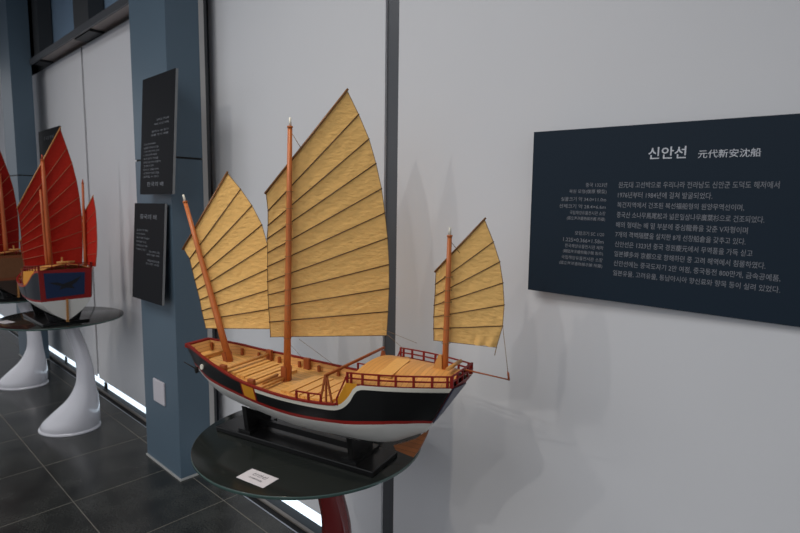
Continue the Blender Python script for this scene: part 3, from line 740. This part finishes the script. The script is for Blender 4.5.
wood = lambda n, c, **k: mat(n, c, .45, noise=.25, nscale=30, stretch=(6, 6, 1), **k)
P1 = dict(
    rail=mat('red_brown_paint', (124, 26, 17), .5, spec=.3), white=mat('cream_paint', (216, 212, 198), .45), side=mat('black_hull_paint', (13, 14, 15), .4),
    stripe=mat('red_stripe_paint', (150, 32, 26), .4), bottom=mat('pale_grey_bottom', (216, 214, 208), .4), yellow=mat('ochre_paint', (206, 140, 30), .5),
    lining=plank_mat('lining_planks', (214, 156, 86), (120, 76, 36), 2, .0125), deck=plank_mat('deck_planks', (222, 168, 96), (132, 86, 42), 1, .021),
    plank=wood('hatch_wood', (222, 166, 92)), poop=plank_mat('poop_planks', (218, 156, 84), (150, 100, 50), 0, .016), brown=wood('brown_wood', (146, 74, 34)),
    spar=wood('light_spar', (196, 138, 72)), mast=wood('mast_wood', (182, 100, 46)), railing=mat('dark_red_rail', (122, 20, 14), .5, spec=.3), sail=sail_mat('tan_sailcloth', (234, 188, 116), .05, .16, .9),
    yard=wood('yard_wood', (120, 80, 42)), batten=mat('batten_brown', (92, 62, 32), .6), rope=mat('rope_tan', (126, 98, 62), .8), transom=mat('slate_blue_paint', (58, 62, 84), .4),
    rudder=plank_mat('rudder_planks', (136, 80, 42), (70, 38, 18), 2, .016), anchor=mat('anchor_dark', (26, 22, 20), .6), inset=(.96, .66, .62, .96))
P2 = dict(P1, white=mat('orange_red_trim', (176, 60, 26), .45), sail=sail_mat('red_sailcloth', (182, 44, 32), .08, .2), batten=mat('batten_tan', (160, 92, 62), .6), yard=wood('yard_tan', (186, 128, 72)), mast=wood('mast_orange', (176, 84, 34)),
    side=mat('navy_black_paint', (26, 30, 38), .4), transom=mat('navy_panel', (34, 50, 82), .5, spec=.25), rail=mat('signal_red', (140, 22, 20), .4), stripe=mat('signal_red_stripe', (140, 22, 20), .4),
    yellow=mat('bright_ochre', (220, 146, 34), .5), rudder=wood('rudder_wood', (176, 124, 70)), inset=(.82, .72, .72, .8), bird=mat('emblem_black', (12, 14, 20), .6))
P3 = dict(P2, sail=sail_mat('deep_red_sailcloth', (140, 26, 20), .1, .3), side=plank_mat('brown_hull_planks', (128, 84, 48), (60, 36, 20), 2, .022), bottom=mat('dark_brown_bottom', (52, 36, 26), .5), white=wood('hull_trim_wood', (140, 92, 50)), bird=None, transom=wood('brown_stern', (110, 70, 40)), rail=wood('brown_rail', (120, 62, 30)))

A1 = math.radians(13.9); TH = .82; G = .0005
make_table(-1.575, 1.21, M['leg_red'], 'round black glass table with red pedestal under the tan-sailed ship model', (-.022, -.02))
make_table(-4.66, 1.20, M['leg_white'], 'round black glass table with white pedestal under the red-sailed ship model')
make_table(-6.06, 1.20, M['leg_white'], 'farthest glass table, its white pedestal cut by the left edge')
make_ship((-1.562, 1.149, TH + G), A1, NARROW, P1, 'wooden junk model with three tan sails, black hull with red stripe', True, RIG)
make_ship((-4.65, 1.15, TH + G), 0, WIDE, P2, 'junk model with dark red sails and navy stern panel, seen from astern', False, RIG2)
make_ship((-6.06, 1.15, TH + G), 0, WIDE, P3, 'brown-hulled junk model at the left edge, beyond the navy-sterned one', False, RIG3)
make_stand((-1.562, 1.149, TH + G), A1, 'black lacquered stand under the tan-sailed junk model', -.345, .372, -.205, .272)
make_stand((-4.65, 1.15, TH + G), 0, 'black lacquered stand under the red-sailed junk with navy stern', -.24, .31, -.13, .25, .15, WIDE, .12)
make_stand((-6.06, 1.15, TH + G), 0, 'black lacquered stand under the brown-hulled junk', -.24, .31, -.13, .25, .15, WIDE, .12)
# cards on the tables
def card(loc, rz, w, d, label, txt=True):
    e = empty('name_card', loc, rz, label, 'name card', 'white name cards on the glass tables')
    b = MB(); b.box((-w / 2, -d / 2, 0), (w / 2, d / 2, .0015)); b.build('card_face', M['card'], e)
    if txt:
        for t, h, y, ww, m in (('신안선', .016, .004, .062, M['card_ink']), ('元代新安沈船', .008, -.014, .058, M['card_ink'])):
            o = text('lettering', t, h, (0, y, .0019), e, m, width=ww, align='CENTER', bold=.004); o.rotation_euler = (-PI / 2, 0, 0)
card((-1.445, .896, TH + .0003), math.radians(11), .122, .068, 'white name card on the table in front of the tan-sailed junk')
card((-4.72, .86, TH + .0003), math.radians(16), .11, .07, 'white name card on the far table by the navy-sterned junk')

# ------------------------------------------------------------------ light
w = bpy.data.worlds.new('world'); scene.world = w; w.use_nodes = True
wn = w.node_tree; bg = wn.nodes['Background']
tc = wn.nodes.new('ShaderNodeTexCoord'); sz = wn.nodes.new('ShaderNodeSeparateXYZ'); rp = wn.nodes.new('ShaderNodeValToRGB')
wn.links.new(tc.outputs['Generated'], sz.inputs[0])
ma = wn.nodes.new('ShaderNodeMath'); ma.operation = 'MULTIPLY_ADD'; ma.inputs[1].default_value = .5; ma.inputs[2].default_value = .5
wn.links.new(sz.outputs[2], ma.inputs[0]); wn.links.new(ma.outputs[0], rp.inputs[0])
rp.color_ramp.elements[0].position = .40; rp.color_ramp.elements[0].color = (.2, .22, .26, 1)
rp.color_ramp.elements[1].position = .66; rp.color_ramp.elements[1].color = (.94, .96, 1, 1)
wn.links.new(rp.outputs[0], bg.inputs[0]); bg.inputs[1].default_value = 1.0

def spot(name, loc, target, power, size=70, blend=.7, rad=.03, col=(1, .95, .88)):
    l = bpy.data.lights.new(name, 'SPOT'); l.energy = power; l.spot_size = math.radians(size); l.spot_blend = blend; l.shadow_soft_size = rad; l.color = col
    o = bpy.data.objects.new(name, l); COL.objects.link(o); o.location = loc
    o.rotation_euler = (Vector(target) - Vector(loc)).to_track_quat('-Z', 'Y').to_euler(); return o
spot('spotlight', (-1.28, -1.7, 3.75), (-1.5, 1.4, 1.25), 46, 72, .8, .02)
spot('spotlight', (-.3, -1.6, 3.6), (-1.4, 1.5, 1.2), 28, 70, .8, .02)
spot('spotlight', (-2.6, -1.6, 3.7), (-2.2, 1.5, 1.6), 40, 72, .8, .02)
spot('downlight', (-1.75, .35, 4.2), (-1.55, 1.12, .9), 105, 34, .8, .03, (1, .87, .7))
spot('downlight', (-4.4, .1, 4.2), (-4.65, 1.15, .9), 55, 34, .8, .03, (1, .9, .76))
spot('spotlight', (-4.1, -1.7, 3.7), (-4.9, 1.5, 1.7), 58, 70, .8, .025, (1, .93, .9))
spot('spotlight', (-5.6, -1.7, 3.7), (-6.2, 1.5, 1.8), 34, 66, .8, .025)
def area(name, loc, sx, sy, power, col=(1, 1, 1)):
    l = bpy.data.lights.new(name, 'AREA'); l.shape = 'RECTANGLE'; l.size = sx; l.size_y = sy; l.energy = power; l.color = col
    o = bpy.data.objects.new(name, l); COL.objects.link(o); o.location = loc; return o
area('overhead_fill', (-2.4, -1.2, 4.35), 4, 1.2, 75, (.97, .98, 1))  # unseen fill light, added to brighten the wall and soften its shadows

scene.view_settings.view_transform = 'Standard'; scene.view_settings.look = 'None'
scene.view_settings.exposure = 0; scene.view_settings.gamma = 1
